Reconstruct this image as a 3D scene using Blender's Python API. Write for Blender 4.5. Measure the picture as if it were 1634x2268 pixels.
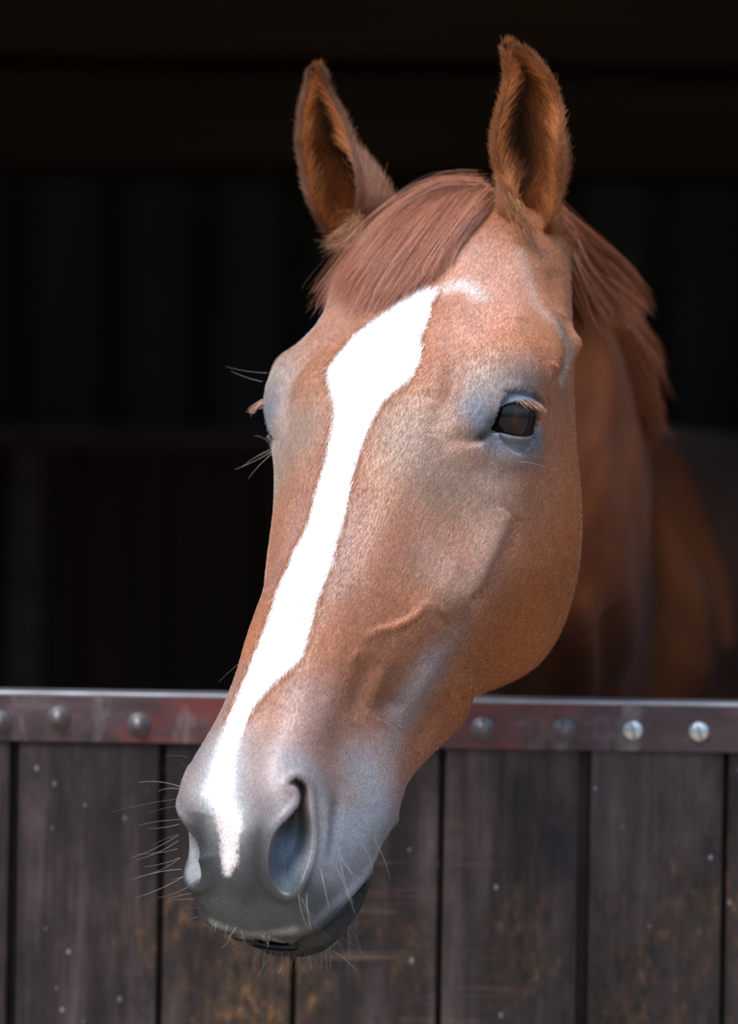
import bpy, math, random
import numpy as np
random.seed(4); RNG=np.random.default_rng(4)
scene=bpy.context.scene
for o in list(bpy.data.objects): bpy.data.objects.remove(o)
# ------------------------------------------------------------------ camera
F_PX=7750.0                       # focal length in pixels of the 1634 x 2268 frame
cam_d=bpy.data.cameras.new('camera'); cam=bpy.data.objects.new('camera',cam_d); scene.collection.objects.link(cam)
cam.location=(0,-2.5,1.45)
cam.rotation_euler=(math.radians(90),0,0)
cam.rotation_euler.rotate_axis('Z',math.radians(0.95))
cam_d.sensor_fit='VERTICAL'; cam_d.sensor_height=36.0; cam_d.lens=36.0*F_PX/2268.0
cam_d.clip_start=0.05; cam_d.clip_end=200
cam_d.dof.use_dof=True; cam_d.dof.focus_distance=2.47; cam_d.dof.aperture_fstop=cam_d.lens/1000/0.030
scene.camera=cam
# ------------------------------------------------------------------ light and exposure
w=bpy.data.worlds.new('sky'); scene.world=w; w.use_nodes=True
nt=w.node_tree; nt.nodes.clear()
tc=nt.nodes.new('ShaderNodeTexCoord'); sx=nt.nodes.new('ShaderNodeSeparateXYZ'); cr=nt.nodes.new('ShaderNodeValToRGB')
bg=nt.nodes.new('ShaderNodeBackground'); wo=nt.nodes.new('ShaderNodeOutputWorld')
nt.links.new(tc.outputs['Generated'],sx.inputs[0]); nt.links.new(sx.outputs['Z'],cr.inputs[0])
e=cr.color_ramp.elements
e[0].position=0.0; e[0].color=(.16,.15,.13,1)
e[1].position=0.10; e[1].color=(.15,.19,.26,1)
x=cr.color_ramp.elements.new(0.36); x.color=(.48,.68,1.0,1)
x=cr.color_ramp.elements.new(1.0); x.color=(.70,.92,1.28,1)
bg.inputs['Strength'].default_value=0.86
nt.links.new(cr.outputs[0],bg.inputs[0]); nt.links.new(bg.outputs[0],wo.inputs[0])
sun_d=bpy.data.lights.new('sun','SUN'); sun=bpy.data.objects.new('sun',sun_d); scene.collection.objects.link(sun)
sun_d.energy=2.7; sun_d.angle=math.radians(28); sun_d.color=(1.0,.97,.93)
sun.rotation_euler=(math.radians(38),0,math.radians(-34))
vs=scene.view_settings; vs.view_transform='Standard'; vs.look='None'; vs.gamma=1.0; vs.use_curve_mapping=False; vs.exposure=0.95
scene.cycles.use_denoising=True
scene.cycles.max_bounces=6
# ------------------------------------------------------------------ helpers
def col(n): return scene.collection
def new_obj(name,me,mat=None,parent=None):
    o=bpy.data.objects.new(name,me); scene.collection.objects.link(o)
    if mat is not None: me.materials.append(mat)
    if parent is not None: o.parent=parent
    return o
def tag(o,label=None,cat=None,group=None,kind=None):
    if label:o['label']=label
    if cat:o['category']=cat
    if group:o['group']=group
    if kind:o['kind']=kind
    return o
def mesh_np(name,V,Fq,smooth=True):
    me=bpy.data.meshes.new(name); V=np.asarray(V,np.float32)
    Ls=np.fromiter((len(f) for f in Fq),int,len(Fq)) if not isinstance(Fq,np.ndarray) else np.full(len(Fq),Fq.shape[1])
    flat=Fq.ravel() if isinstance(Fq,np.ndarray) else np.concatenate([np.asarray(f) for f in Fq])
    me.vertices.add(len(V)); me.vertices.foreach_set('co',V.ravel())
    me.loops.add(len(flat)); me.loops.foreach_set('vertex_index',flat.astype(np.int32))
    me.polygons.add(len(Ls)); st=np.concatenate([[0],np.cumsum(Ls)[:-1]])
    me.polygons.foreach_set('loop_start',st.astype(np.int32))
    me.polygons.foreach_set('use_smooth',np.full(len(Ls),smooth))
    me.update(calc_edges=True); me.validate()
    return me
class MB:
    """collects boxes and lathes into one mesh"""
    def __init__(s): s.V=[];s.F=[]
    def add(s,V,Fq):
        b=sum(len(v) for v in s.V); s.V.append(np.asarray(V,float)); s.F+= [tuple(i+b for i in f) for f in Fq]
    def box(s,c0,c1):
        x0,y0,z0=c0;x1,y1,z1=c1
        V=[(x0,y0,z0),(x1,y0,z0),(x1,y1,z0),(x0,y1,z0),(x0,y0,z1),(x1,y0,z1),(x1,y1,z1),(x0,y1,z1)]
        s.add(V,[(0,3,2,1),(4,5,6,7),(0,1,5,4),(1,2,6,5),(2,3,7,6),(3,0,4,7)])
    def build(s,name,mat,parent=None,bevel=0,smooth=False):
        me=mesh_np(name,np.concatenate(s.V),s.F,smooth); o=new_obj(name,me,mat,parent)
        if bevel:
            m=o.modifiers.new('bevel','BEVEL'); m.width=bevel; m.segments=2; m.limit_method='ANGLE'
        return o
def mat_new(name):
    m=bpy.data.materials.new(name); m.use_nodes=True
    return m,m.node_tree,m.node_tree.nodes['Principled BSDF']
def plain(name,c,rough=.6,metal=0,spec=.5):
    m,t,b=mat_new(name); b.inputs['Base Color'].default_value=(*c,1); b.inputs['Roughness'].default_value=rough; b.inputs['Metallic'].default_value=metal
    b.inputs['Specular IOR Level'].default_value=spec
    return m
# ---- pure numpy head model, shared by tests and scene ----
F=7750.;CY=-2.5;CZ=1.45;ROLL=np.radians(0.95)
_p=np.radians(33);_q=np.radians(33);_k=np.sin(_q);_m=np.cos(_q)
HL=np.array([np.cos(_p),-np.sin(_p),0]);HA=np.array([-np.sin(_p)*_k,-np.cos(_p)*_k,-_m]);HD=np.array([-np.sin(_p)*_m,-np.cos(_p)*_m,_k])
CAM=np.array([0,CY,CZ])
def ray(px,py):
    x=(px-817)/F;y=(1134-py)/F
    c,s=np.cos(ROLL),np.sin(ROLL)
    return np.array([x*c-y*s,1,x*s+y*c])
def proj(P):
    P=np.asarray(P,float);D=P[...,1]-CY
    X=P[...,0]/D;Y=(P[...,2]-CZ)/D
    c,s=np.cos(ROLL),np.sin(ROLL)
    return np.stack([817+F*(X*c+Y*s),1134-F*(-X*s+Y*c)],-1)
HO=CAM+ray(1140,930)*2.5-0.098*HL
def h2w(h): h=np.asarray(h,float);return HO+h[...,0:1]*HL+h[...,1:2]*HD+h[...,2:3]*HA
def w2h(P): q=np.asarray(P,float)-HO;return np.stack([q@HL,q@HD,q@HA],-1)
def at(px,py,D): return CAM+ray(px,py)*D
def solve(px,py,u):
    r=ray(px,py);A=np.stack([HD,HA,-r],1);s=np.linalg.solve(A,CAM-HO-u*HL);return np.array([u,s[0],s[1]])
# cross sections of the head, dorsal midline -> left side -> ventral midline: w, [(u,v)...]
ROWS=[
(-.215,[(0,-.018),(.02,-.02),(.035,-.023),(.045,-.028),(.05,-.033),(.05,-.04),(.05,-.048),(.045,-.056),(.035,-.062),(.02,-.066),(0,-.068)]),
(-.19,[(0,.008),(.025,.005),(.045,-.003),(.058,-.013),(.066,-.024),(.068,-.035),(.066,-.047),(.06,-.06),(.045,-.072),(.025,-.078),(0,-.08)]),
(-.15,[(0,.026),(.025,.024),(.048,.014),(.064,0),(.074,-.016),(.079,-.033),(.079,-.05),(.074,-.066),(.058,-.082),(.03,-.09),(0,-.092)]),
(-.11,[(0,.033),(.027,.031),(.052,.021),(.070,.007),(.082,-.01),(.09,-.028),(.088,-.055),(.082,-.08),(.065,-.1),(.033,-.11),(0,-.11)]),
(-.075,[(0,.040),(.03,.038),(.060,.032),(.085,.019),(.099,-.004),(.105,-.026),(.095,-.058),(.087,-.09),(.07,-.115),(.035,-.122),(0,-.12)]),
(-.04,[(0,.046),(.033,.045),(.067,.041),(.097,.027),(.106,.004),(.103,-.024),(.096,-.06),(.088,-.1),(.072,-.13),(.035,-.135),(0,-.13)]),
(0,[(0,.050),(.033,.049),(.065,.042),(.094,.026),(.102,.0),(.101,-.028),(.096,-.07),(.088,-.115),(.072,-.153),(.035,-.15),(0,-.135)]),
(.04,[(0,.049),(.03,.047),(.056,.039),(.078,.022),(.091,-.004),(.098,-.035),(.095,-.078),(.088,-.13),(.071,-.175),(.035,-.165),(0,-.14)]),
(.08,[(0,.043),(.027,.041),(.048,.032),(.065,.013),(.079,-.01),(.089,-.035),(.088,-.08),(.082,-.135),(.066,-.19),(.033,-.175),(0,-.145)]),
(.115,[(0,.039),(.025,.037),(.044,.029),(.06,.010),(.072,-.010),(.081,-.03),(.078,-.075),(.073,-.125),(.06,-.18),(.03,-.165),(0,-.14)]),
(.15,[(0,.039),(.024,.037),(.041,.029),(.054,.012),(.064,-.006),(.071,-.024),(.066,-.058),(.061,-.095),(.05,-.148),(.028,-.14),(0,-.128)]),
(.19,[(0,.041),(.022,.039),(.037,.031),(.047,.016),(.052,0),(.055,-.018),(.055,-.045),(.05,-.08),(.04,-.125),(.022,-.122),(0,-.115)]),
(.23,[(0,.042),(.021,.04),(.034,.033),(.042,.02),(.045,.003),(.047,-.015),(.05,-.042),(.048,-.075),(.036,-.112),(.02,-.112),(0,-.105)]),
(.27,[(0,.042),(.02,.041),(.034,.035),(.042,.023),(.045,.007),(.048,-.012),(.055,-.04),(.057,-.072),(.043,-.1),(.02,-.108),(0,-.104)]),
(.305,[(0,.041),(.021,.041),(.035,.037),(.043,.027),(.048,.012),(.051,-.008),(.055,-.035),(.055,-.065),(.041,-.092),(.02,-.108),(0,-.106)]),
(.335,[(0,.031),(.02,.033),(.036,.033),(.047,.026),(.052,.012),(.053,-.008),(.053,-.035),(.049,-.058),(.04,-.086),(.022,-.104),(0,-.104)]),
(.36,[(0,.012),(.018,.014),(.033,.018),(.045,.015),(.05,.005),(.051,-.012),(.05,-.035),(.046,-.056),(.039,-.08),(.022,-.098),(0,-.099)]),
(.38,[(0,-.003),(.016,-.002),(.032,.001),(.044,0),(.05,-.008),(.05,-.02),(.047,-.038),(.043,-.055),(.036,-.074),(.02,-.088),(0,-.09)]),
(.395,[(0,-.022),(.014,-.021),(.028,-.02),(.037,-.022),(.041,-.028),(.042,-.036),(.04,-.046),(.037,-.056),(.03,-.068),(.017,-.078),(0,-.08)]),
(.403,[(0,-.042),(.007,-.042),(.014,-.043),(.019,-.045),(.021,-.048),(.022,-.052),(.021,-.056),(.019,-.06),(.014,-.064),(.007,-.067),(0,-.068)]),
(.398,[(0,-.050),(.004,-.050),(.008,-.051),(.011,-.052),(.012,-.054),(.013,-.056),(.012,-.058),(.011,-.060),(.008,-.061),(.004,-.062),(0,-.062)]),
]
def spline1(Y,t,periodic):
    """C2 cubic interpolation of rows Y (n,k) at uniform knots, evaluated at t."""
    n=len(Y);A=np.zeros((n,n));B=np.zeros((n,n))
    for i in range(n):
        if periodic:
            A[i,(i-1)%n]+=1;A[i,i]+=4;A[i,(i+1)%n]+=1;B[i,(i+1)%n]+=3;B[i,(i-1)%n]-=3
        elif i in(0,n-1):
            A[i,i]=2;j=1 if i==0 else n-2;A[i,j]=1;s=1 if i==0 else -1;B[i,j]+=3*s;B[i,i]-=3*s
        else:
            A[i,i-1]=1;A[i,i]=4;A[i,i+1]=1;B[i,i+1]=3;B[i,i-1]=-3
    M=np.linalg.solve(A,B@Y)
    i=np.floor(t).astype(int)
    i=i%n if periodic else np.clip(i,0,n-2)
    f=(t-np.floor(t)) if periodic else t-i
    f=f[:,None];j=(i+1)%n
    return (2*f**3-3*f**2+1)*Y[i]+(f**3-2*f**2+f)*M[i]+(-2*f**3+3*f**2)*Y[j]+(f**3-f**2)*M[j]
def head_grid(nr=440,nc=420):
    G=[]
    for w,r in ROWS:
        L=[(u,v,w) for u,v in r];R=[(-u,v,w) for u,v in r[-2:0:-1]]
        G.append(L+R)
    G=np.array(G,float)          # rows, 20, 3
    R,Cn,_=G.shape
    # denser ring spacing where the rows lie far apart
    ws=np.array([w for w,_ in ROWS]);
    cl=np.concatenate([[0],np.cumsum(np.maximum(np.linalg.norm(np.diff(G[:,[0,3,5,8]],axis=0),axis=-1).mean(1),.004))])
    tt=np.interp(np.linspace(0,cl[-1],nr),cl,np.arange(R))
    A=spline1(G.reshape(R,-1),tt,False).reshape(nr,Cn,3)
    A=A.transpose(1,0,2).reshape(Cn,-1)
    B=spline1(A,np.arange(nc)/nc*Cn,True).reshape(nc,nr,3).transpose(1,0,2)
    return B
def normals(Gd):
    du=np.roll(Gd,-1,1)-np.roll(Gd,1,1);dv=np.gradient(Gd,axis=0)
    n=np.cross(dv,du);n/=np.linalg.norm(n,axis=-1,keepdims=True)+1e-12
    return n
# outlines of the head as seen in the photograph, used once to bend the symmetric model to this horse
LC=[(742,618),(702,698),(665,762),(644,782),(592,823),(573,857),(583,890),(598,943),(603,992),(605,1077),(603,1151),(591,1243),(586,1300),(560,1365),(538,1420),(532,1464),(512,1518),(487,1590),(440,1652),(418,1680),(411,1710),(402,1767),(393,1818),(391,1850),(397,1893),(411,1940),(422,1962),(433,2002),(447,2034)]
RC=[(1262,560),(1263,620),(1265,690),(1269,750),(1270,802),(1270,869),(1272,943),(1280,1022),(1288,1120),(1288,1187),(1280,1273),(1259,1359),(1243,1404),(1216,1453),(1177,1497),(1117,1525),(1073,1539),(1029,1602),(990,1646),(946,1693),(913,1715),(891,1756),(883,1795),(885,1828),(852,1855),(840,1894),(822,1955),(804,1999),(774,2052),(743,2092)]
def make_warp(iters=8,rad=.032):
    Gd=head_grid(200,200);hs=[];H0=Gd.reshape(-1,3).copy();H=H0.copy()
    acc=[]
    for it in range(iters):
        P=proj(h2w(H));hd=[];dd=[];dl=[]
        for pts,sg in((LC,-1),(RC,1)):
            ys=np.array([p[1] for p in pts])
            for x,y in pts:
                m=np.where(np.abs(P[:,1]-y)<7)[0]
                if len(m)==0: continue
                i=m[np.argmin(P[m,0])] if sg<0 else m[np.argmax(P[m,0])]
                Wp=h2w(H[i][None])[0];dx=(x-P[i,0])/F*(Wp[1]-CY)
                hd.append(H[i].copy());dd.append(np.array([dx*HL[0],dx*HD[0],dx*HA[0]]))
        hd=np.array(hd);dd=np.array(dd)*.8
        acc.append((hd,dd));H=apply1(H,hd,dd,rad)
    return acc
def apply1(H,hd,dd,rad):
    out=H.copy()
    for s in range(0,len(H),20000):
        q=H[s:s+20000];d2=((q[:,None]-hd[None])**2).sum(-1);w=np.exp(-d2/(2*rad*rad))
        out[s:s+20000]=q+(w@dd)/(w.sum(1)[:,None]+.25)
    return out
def warp(H,acc,rad=.032):
    sh=H.shape;H=H.reshape(-1,3)
    for hd,dd in acc: H=apply1(H,hd,dd,rad)
    return H.reshape(sh)
# ------------------------------------------------------------------ setting: stable door, stall, yard
def nodes_mix(t,fac,a,b,blend='MIX'):
    n=t.nodes.new('ShaderNodeMix'); n.data_type='RGBA'; n.blend_type=blend
    for s,v in ((0,fac),(6,a),(7,b)):
        if hasattr(v,'links'): t.links.new(v,n.inputs[s])
        else: n.inputs[s].default_value=v if s==0 else (*v,1)
    return n.outputs[2]
def noise(t,scale,detail=4,rough=.5,vec=None,dist=0):
    n=t.nodes.new('ShaderNodeTexNoise'); n.inputs['Scale'].default_value=scale; n.inputs['Detail'].default_value=detail; n.inputs['Roughness'].default_value=rough; n.inputs['Distortion'].default_value=dist
    if vec is not None: t.links.new(vec,n.inputs['Vector'])
    return n.outputs[0]
def ramp(t,v,stops,interp='LINEAR'):
    r=t.nodes.new('ShaderNodeValToRGB'); r.color_ramp.interpolation=interp
    el=r.color_ramp.elements
    while len(el)<len(stops): el.new(.5)
    for e_,(p,c) in zip(el,stops): e_.position=p; e_.color=(*c,1) if len(c)==3 else c
    t.links.new(v,r.inputs[0]); return r.outputs[0]
def mapped(t,scale,loc=(0,0,0),rot=(0,0,0),kind='Position'):
    if kind=='Position': g=t.nodes.new('ShaderNodeNewGeometry').outputs['Position']
    else: g=t.nodes.new('ShaderNodeTexCoord').outputs['Object']
    m=t.nodes.new('ShaderNodeMapping'); m.inputs['Scale'].default_value=scale; m.inputs['Location'].default_value=loc; m.inputs['Rotation'].default_value=rot
    t.links.new(g,m.inputs[0]); return m.outputs[0]
def bump(t,b,h,strength,dist):
    n=t.nodes.new('ShaderNodeBump'); n.inputs['Strength'].default_value=strength; n.inputs['Distance'].default_value=dist
    t.links.new(h,n.inputs['Height']); t.links.new(n.outputs[0],b.inputs['Normal'])
def grey(v): return (v,v,v)
def wood_mat(name,c0,c1,scale,rough=.6,bstr=.3):
    m,t,b=mat_new(name); v=mapped(t,scale); n=noise(t,1,8,.6,v)
    t.links.new(ramp(t,n,[(.3,c0),(.7,c1)]),b.inputs['Base Color']); bump(t,b,n,bstr,.003); b.inputs['Roughness'].default_value=rough
    return m
DOOR_Y=0.32
D_=DOOR_Y-CY
def pz(py,D): return CZ+(1134-py)/F*D
def pxx(px,D): return (px-817)/F*D
DOOR_Z=pz(1548,D_)
# dark stained planks, scuffed down to bare wood in patches
M_door,t,b=mat_new('stained_planks')
v=mapped(t,(30,30,2.2)); g1=noise(t,1,9,.65,v)
base=ramp(t,g1,[(.30,(.005,.004,.005)),(.48,(.020,.014,.014)),(.70,(.075,.052,.048))])
base=nodes_mix(t,1.0,base,ramp(t,noise(t,1,7,.68,mapped(t,(16,16,12),(5,2,2))),[(.33,(.35,.36,.42)),(.66,(1.5,1.45,1.45))]),'MULTIPLY')
pt=noise(t,1,6,.62,mapped(t,(10,10,7),(3.35,1,.9)))
zfac=t.nodes.new('ShaderNodeSeparateXYZ'); t.links.new(mapped(t,(1,1,1)),zfac.inputs[0])
mr=t.nodes.new('ShaderNodeMapRange'); mr.inputs['From Min'].default_value=1.28; mr.inputs['From Max'].default_value=.98; mr.inputs['To Min'].default_value=-.16; mr.inputs['To Max'].default_value=.05; t.links.new(zfac.outputs['Z'],mr.inputs['Value'])
ad=t.nodes.new('ShaderNodeMath'); ad.operation='ADD'; t.links.new(pt,ad.inputs[0]); t.links.new(mr.outputs[0],ad.inputs[1])
wear=ramp(t,ad.outputs[0],[(.46,grey(0)),(.60,grey(1))])
fine=noise(t,1,5,.7,mapped(t,(110,110,55)))
wc=ramp(t,fine,[(.36,(.012,.010,.010)),(.56,(.050,.029,.018)),(.74,(.20,.09,.036))])
c=nodes_mix(t,wear,base,wc)
# arc shaped scrapes
scr=ramp(t,noise(t,1,3,.55,mapped(t,(5,5,95),(2,0,1),(0,math.radians(24),0))),[(.54,grey(0)),(.66,grey(1))])
gs=t.nodes.new('ShaderNodeTexGradient'); gs.gradient_type='SPHERICAL'; t.links.new(mapped(t,(6.5,6.5,6.5),(-.045*6.5,-.31*6.5,-1.125*6.5)),gs.inputs[0])
brk=noise(t,1,4,.6,mapped(t,(26,26,26),(.6,0,.2)))
gm_=t.nodes.new('ShaderNodeMath'); gm_.operation='MULTIPLY'; t.links.new(gs.outputs['Fac'],gm_.inputs[0]); t.links.new(brk,gm_.inputs[1])
sm=ramp(t,gm_.outputs[0],[(.16,grey(0)),(.36,grey(.75))])
mm_=t.nodes.new('ShaderNodeMath'); mm_.operation='MULTIPLY'; t.links.new(scr,mm_.inputs[0]); t.links.new(sm,mm_.inputs[1])
c=nodes_mix(t,mm_.outputs[0],c,(.11,.065,.045))
# pale specks and drips
vo=t.nodes.new('ShaderNodeTexVoronoi'); vo.inputs['Scale'].default_value=1; t.links.new(mapped(t,(70,70,48)),vo.inputs['Vector'])
sp_=ramp(t,vo.outputs['Distance'],[(.07,grey(1)),(.14,grey(0))])
sel=ramp(t,noise(t,1,2,.5,mapped(t,(40,40,26),(7,3,2))),[(.52,grey(0)),(.62,grey(.55))])
m2=t.nodes.new('ShaderNodeMath'); m2.operation='MULTIPLY'; t.links.new(sp_,m2.inputs[0]); t.links.new(sel,m2.inputs[1])
c=nodes_mix(t,m2.outputs[0],c,(.42,.42,.44))
t.links.new(c,b.inputs['Base Color']); b.inputs['Roughness'].default_value=.46; b.inputs['Specular IOR Level'].default_value=.25; bump(t,b,g1,.5,.003)
door=bpy.data.objects.new('door_1',None); scene.collection.objects.link(door)
tag(door,'dark stained plank stable half door with a rusty metal strip along its top','stable door',kind='structure')
mb=MB(); gaps=[(-980,8),(-600,12),(-265,10),(51,18),(379,13),(676,12),(998,13),(1314,26),(1626,10),(1940,12),(2250,12),(2640,10)]
for (a,ga),(b_,gb) in zip(gaps[:-1],gaps[1:]):
    x0=pxx(a+ga/2-9,D_);x1=pxx(b_-gb/2-9,D_)
    # tongue behind the gap, then the face board
    mb.box((x0,DOOR_Y,.06),(x1,DOOR_Y+.02,DOOR_Z-.004))
mb.box((pxx(-980,D_),DOOR_Y+.018,.06),(pxx(2640,D_),DOOR_Y+.03,DOOR_Z-.004))
o=mb.build('plank_panel',M_door,door,bevel=.0022)
mb=MB()
for z in (.2,.75,DOOR_Z-.16): mb.box((pxx(-980,D_),DOOR_Y+.03,z),(pxx(2640,D_),DOOR_Y+.055,z+.11))
mb.build('ledge',M_door,door,bevel=.003)
M_rust,t,b=mat_new('rusty_strip')
n1=noise(t,1,7,.65,mapped(t,(22,22,40))); n2=noise(t,1,4,.6,mapped(t,(11,11,16),(4,2,9)))
c=ramp(t,n1,[(.3,(.030,.020,.022)),(.55,(.075,.045,.048)),(.75,(.15,.115,.12))])
c=nodes_mix(t,ramp(t,n2,[(.5,grey(0)),(.66,grey(.8))]),c,(.16,.030,.026))
n3=noise(t,1,4,.6,mapped(t,(26,26,9),(1,8,3)))
c=nodes_mix(t,ramp(t,n3,[(.58,grey(0)),(.74,grey(.7))]),c,(.26,.25,.24))
t.links.new(c,b.inputs['Base Color']); b.inputs['Metallic'].default_value=.35; b.inputs['Roughness'].default_value=.42; bump(t,b,n1,.25,.002)
SH=.0385
# angle iron: front flange plus the top flange folded over the planks
xa,xb=pxx(-980,D_),pxx(2640,D_)
mb=MB()
mb.box((xa,DOOR_Y-.004,DOOR_Z-SH),(xb,DOOR_Y,DOOR_Z)); strip=mb.build('metal_strip',M_rust,door,bevel=.0012)
M_edge,t,b=mat_new('worn_edge'); n=noise(t,1,5,.6,mapped(t,(18,60,60))); t.links.new(ramp(t,n,[(.3,(.22,.20,.22)),(.65,(.42,.42,.46))]),b.inputs['Base Color']); b.inputs['Metallic'].default_value=.7; b.inputs['Roughness'].default_value=.38
mb=MB(); mb.box((xa,DOOR_Y-.0046,DOOR_Z-.0016),(xb,DOOR_Y+.045,DOOR_Z+.0016)); te=mb.build('top_flange',M_edge,strip,bevel=.0008); te['label']='top edge of the strip worn to bright metal'
M_zinc=plain('zinc_screw',(.55,.58,.58),.32,.9); M_old=plain('old_bolt',(.16,.14,.14),.38,.7)
def lathe(prof,n=24):
    V=[];Fq=[]
    for r,h in prof:
        for k in range(n): a=2*math.pi*k/n; V.append((r*math.cos(a),-h,r*math.sin(a)))
    for i in range(len(prof)-1):
        for k in range(n): Fq.append((i*n+k,i*n+(k+1)%n,(i+1)*n+(k+1)%n,(i+1)*n+k))
    Fq.append(tuple((len(prof)-1)*n+k for k in range(n)))
    return V,Fq
def bolt(px,py,kind):
    x=pxx(px,D_);z=pz(py,D_)
    x-= (1134-py)*0
    mb=MB()
    if kind=='screw':
        V,Fq=lathe([(.0085,0),(.0085,.0012),(.0075,.0034),(.0055,.0046),(.002,.0051)]); mb.add(V,Fq)
        o=mb.build('screw_head',M_zinc,strip,smooth=True)
        mb=MB(); mb.box((-.0008,-.0054,-.0068),(.0008,-.0040,.0068)); sl=mb.build('slot',M_old,o); sl.rotation_euler=(0,random.uniform(-.4,.4),0)
    else:
        V,Fq=lathe([(.0095,0),(.0095,.0012),(.0058,.0015),(.0058,.006),(.0045,.0075),(.0034,.0078),(.0034,.0105),(.0026,.0112)]); mb.add(V,Fq)
        o=mb.build('bolt_head',M_old,strip,smooth=True)
    o.location=(x,DOOR_Y-.004,z)
def unroll(px,py):
    P=at(px,py,D_); return 817+P[0]/D_*F,1134-(P[2]-CZ)/D_*F
for px,py,k in [(0,1598,'bolt'),(131,1589,'bolt'),(308,1604,'bolt'),(1068,1613,'bolt'),(1247,1616,'bolt'),(1400,1617,'screw'),(1546,1620,'screw')]:
    bolt(*unroll(px,py),k)
_base=(0.0,DOOR_Y,.06); door.location=_base
for o in list(bpy.data.objects):
    if o.parent is door: o.location=(o.location[0]-_base[0],o.location[1]-_base[1],o.location[2]-_base[2])
# stall behind the door
YB=3.7; DB=YB-CY
M_tin,t,b=mat_new('ribbed_sheet'); n=noise(t,1,4,.5,mapped(t,(6,6,2)))
t.links.new(ramp(t,n,[(.3,(.09,.10,.096)),(.7,(.15,.165,.158))]),b.inputs['Base Color']); b.inputs['Roughness'].default_value=.55; b.inputs['Metallic'].default_value=.2
M_kick=wood_mat('kick_boards',(.09,.045,.022),(.19,.10,.055),(14,14,1.5),.6)
M_rail=wood_mat('rail_wood',(.22,.16,.12),(.40,.30,.23),(3,30,30),.6)
M_roof=wood_mat('roof_boards',(.10,.058,.027),(.20,.12,.06),(2,12,30),.65)
M_front=wood_mat('front_boards',(.05,.035,.028),(.10,.07,.055),(20,20,2),.6)
zr0,zr1=pz(1002,DB),pz(958,DB); zt=pz(372,DB)
def corrug(x0,x1,y,z0,z1,name):
    xs=np.arange(x0,x1,.012); p=.16
    f=((xs/p)%1); h=np.where(f<.3,.5-.5*np.cos(np.clip(f/.3,0,1)*2*np.pi),0)*.035
    V=np.concatenate([np.stack([xs,y-h,np.full_like(xs,z0)],1),np.stack([xs,y-h,np.full_like(xs,z1)],1),np.stack([xs,y-h+.002,np.full_like(xs,z0)],1),np.stack([xs,y-h+.002,np.full_like(xs,z1)],1)])
    n_=len(xs); i=np.arange(n_-1)
    Fq=np.concatenate([np.stack([i,i+1,i+1+n_,i+n_],1),np.stack([2*n_+i,3*n_+i,3*n_+i+1,2*n_+i+1],1)])
    return mesh_np(name,V,Fq,True)
bw=tag(new_obj('wall_back',corrug(-2.6,3.4,YB,0,2.9,'wall_back'),M_tin),kind='structure')
mb=MB()
for i in range(40):
    x=-2.6+i*.15; mb.box((x+.003,YB-.09,0),(x+.147,YB-.062,zr0))
tag(mb.build('trim_1',M_kick,bevel=.004),kind='structure')
mb=MB(); mb.box((-2.6,YB-.12,zr0),(3.4,YB-.04,zr1)); tag(mb.build('trim_2',M_rail,bevel=.006),kind='structure')
x0,x1=pxx(38,DB),pxx(112,DB)
mb=MB(); mb.box((x0,YB-.14,0),(x1,YB-.09,zr0)); tag(mb.build('trim_3',M_rail,bevel=.006),kind='structure')
mb=MB(); mb.box((-2.6,YB-.30,zt-.03),(3.4,YB-.10,zt+.13)); tag(mb.build('trim_4',M_roof,bevel=.006),kind='structure')
# sloping board roof and its purlins
def slab(p0,p1,x0,x1,t_,name,mat):
    (y0,z0),(y1,z1)=p0,p1
    V=[(x0,y0,z0),(x1,y0,z0),(x1,y1,z1),(x0,y1,z1),(x0,y0,z0+t_),(x1,y0,z0+t_),(x1,y1,z1+t_),(x0,y1,z1+t_)]
    mb=MB(); mb.add(V,[(0,3,2,1),(4,5,6,7),(0,1,5,4),(1,2,6,5),(2,3,7,6),(3,0,4,7)]); return mb.build(name,mat)
R0=(.2,2.75);R1=(3.95,pz(372,DB)+.12)
tag(slab(R0,R1,-2.7,3.5,.05,'ceiling',M_roof),kind='structure')
for k,fr in enumerate((.2,.42,.62,.8)):
    y=R0[0]+(R1[0]-R0[0])*fr; z=R0[1]+(R1[1]-R0[1])*fr
    mb=MB(); mb.box((-2.6,y-.04,z-.11),(3.4,y+.04,z+.02)); tag(mb.build('trim_%d'%(5+k),M_roof,bevel=.004),kind='structure')
for nm,x in (('wall_left',-2.66),('wall_right',3.4)):
    mb=MB(); mb.box((x,DOOR_Y+.06,0),(x+.06,YB,2.9)); tag(mb.build(nm,M_kick),kind='structure')
# front wall with the doorway in it
ow0,ow1,oz=-.66,.68,2.22
yf0,yf1=DOOR_Y+.06,DOOR_Y+.16
mb=MB(); mb.box((-2.7,yf0,0),(ow0,yf1,2.9)); mb.box((ow1,yf0,0),(3.5,yf1,2.9)); mb.box((ow0,yf0,oz),(ow1,yf1,2.9)); tag(mb.build('wall_front',M_front),kind='structure')
M_g,t,b=mat_new('yard_ground'); n=noise(t,1,6,.6,mapped(t,(3,3,3))); t.links.new(ramp(t,n,[(.3,(.22,.17,.12)),(.7,(.32,.26,.19))]),b.inputs['Base Color']); b.inputs['Roughness'].default_value=.9
mb=MB(); mb.box((-14,-20,-.1),(14,DOOR_Y+.1,0)); tag(mb.build('ground',M_g),kind='structure')
M_st,t,b=mat_new('straw_floor'); n=noise(t,1,6,.6,mapped(t,(12,12,12))); t.links.new(ramp(t,n,[(.3,(.10,.075,.04)),(.7,(.22,.17,.09))]),b.inputs['Base Color']); b.inputs['Roughness'].default_value=.9
mb=MB(); mb.box((-2.7,DOOR_Y+.1,-.1),(3.5,YB+.1,0)); tag(mb.build('floor',M_st),kind='structure')
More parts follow.
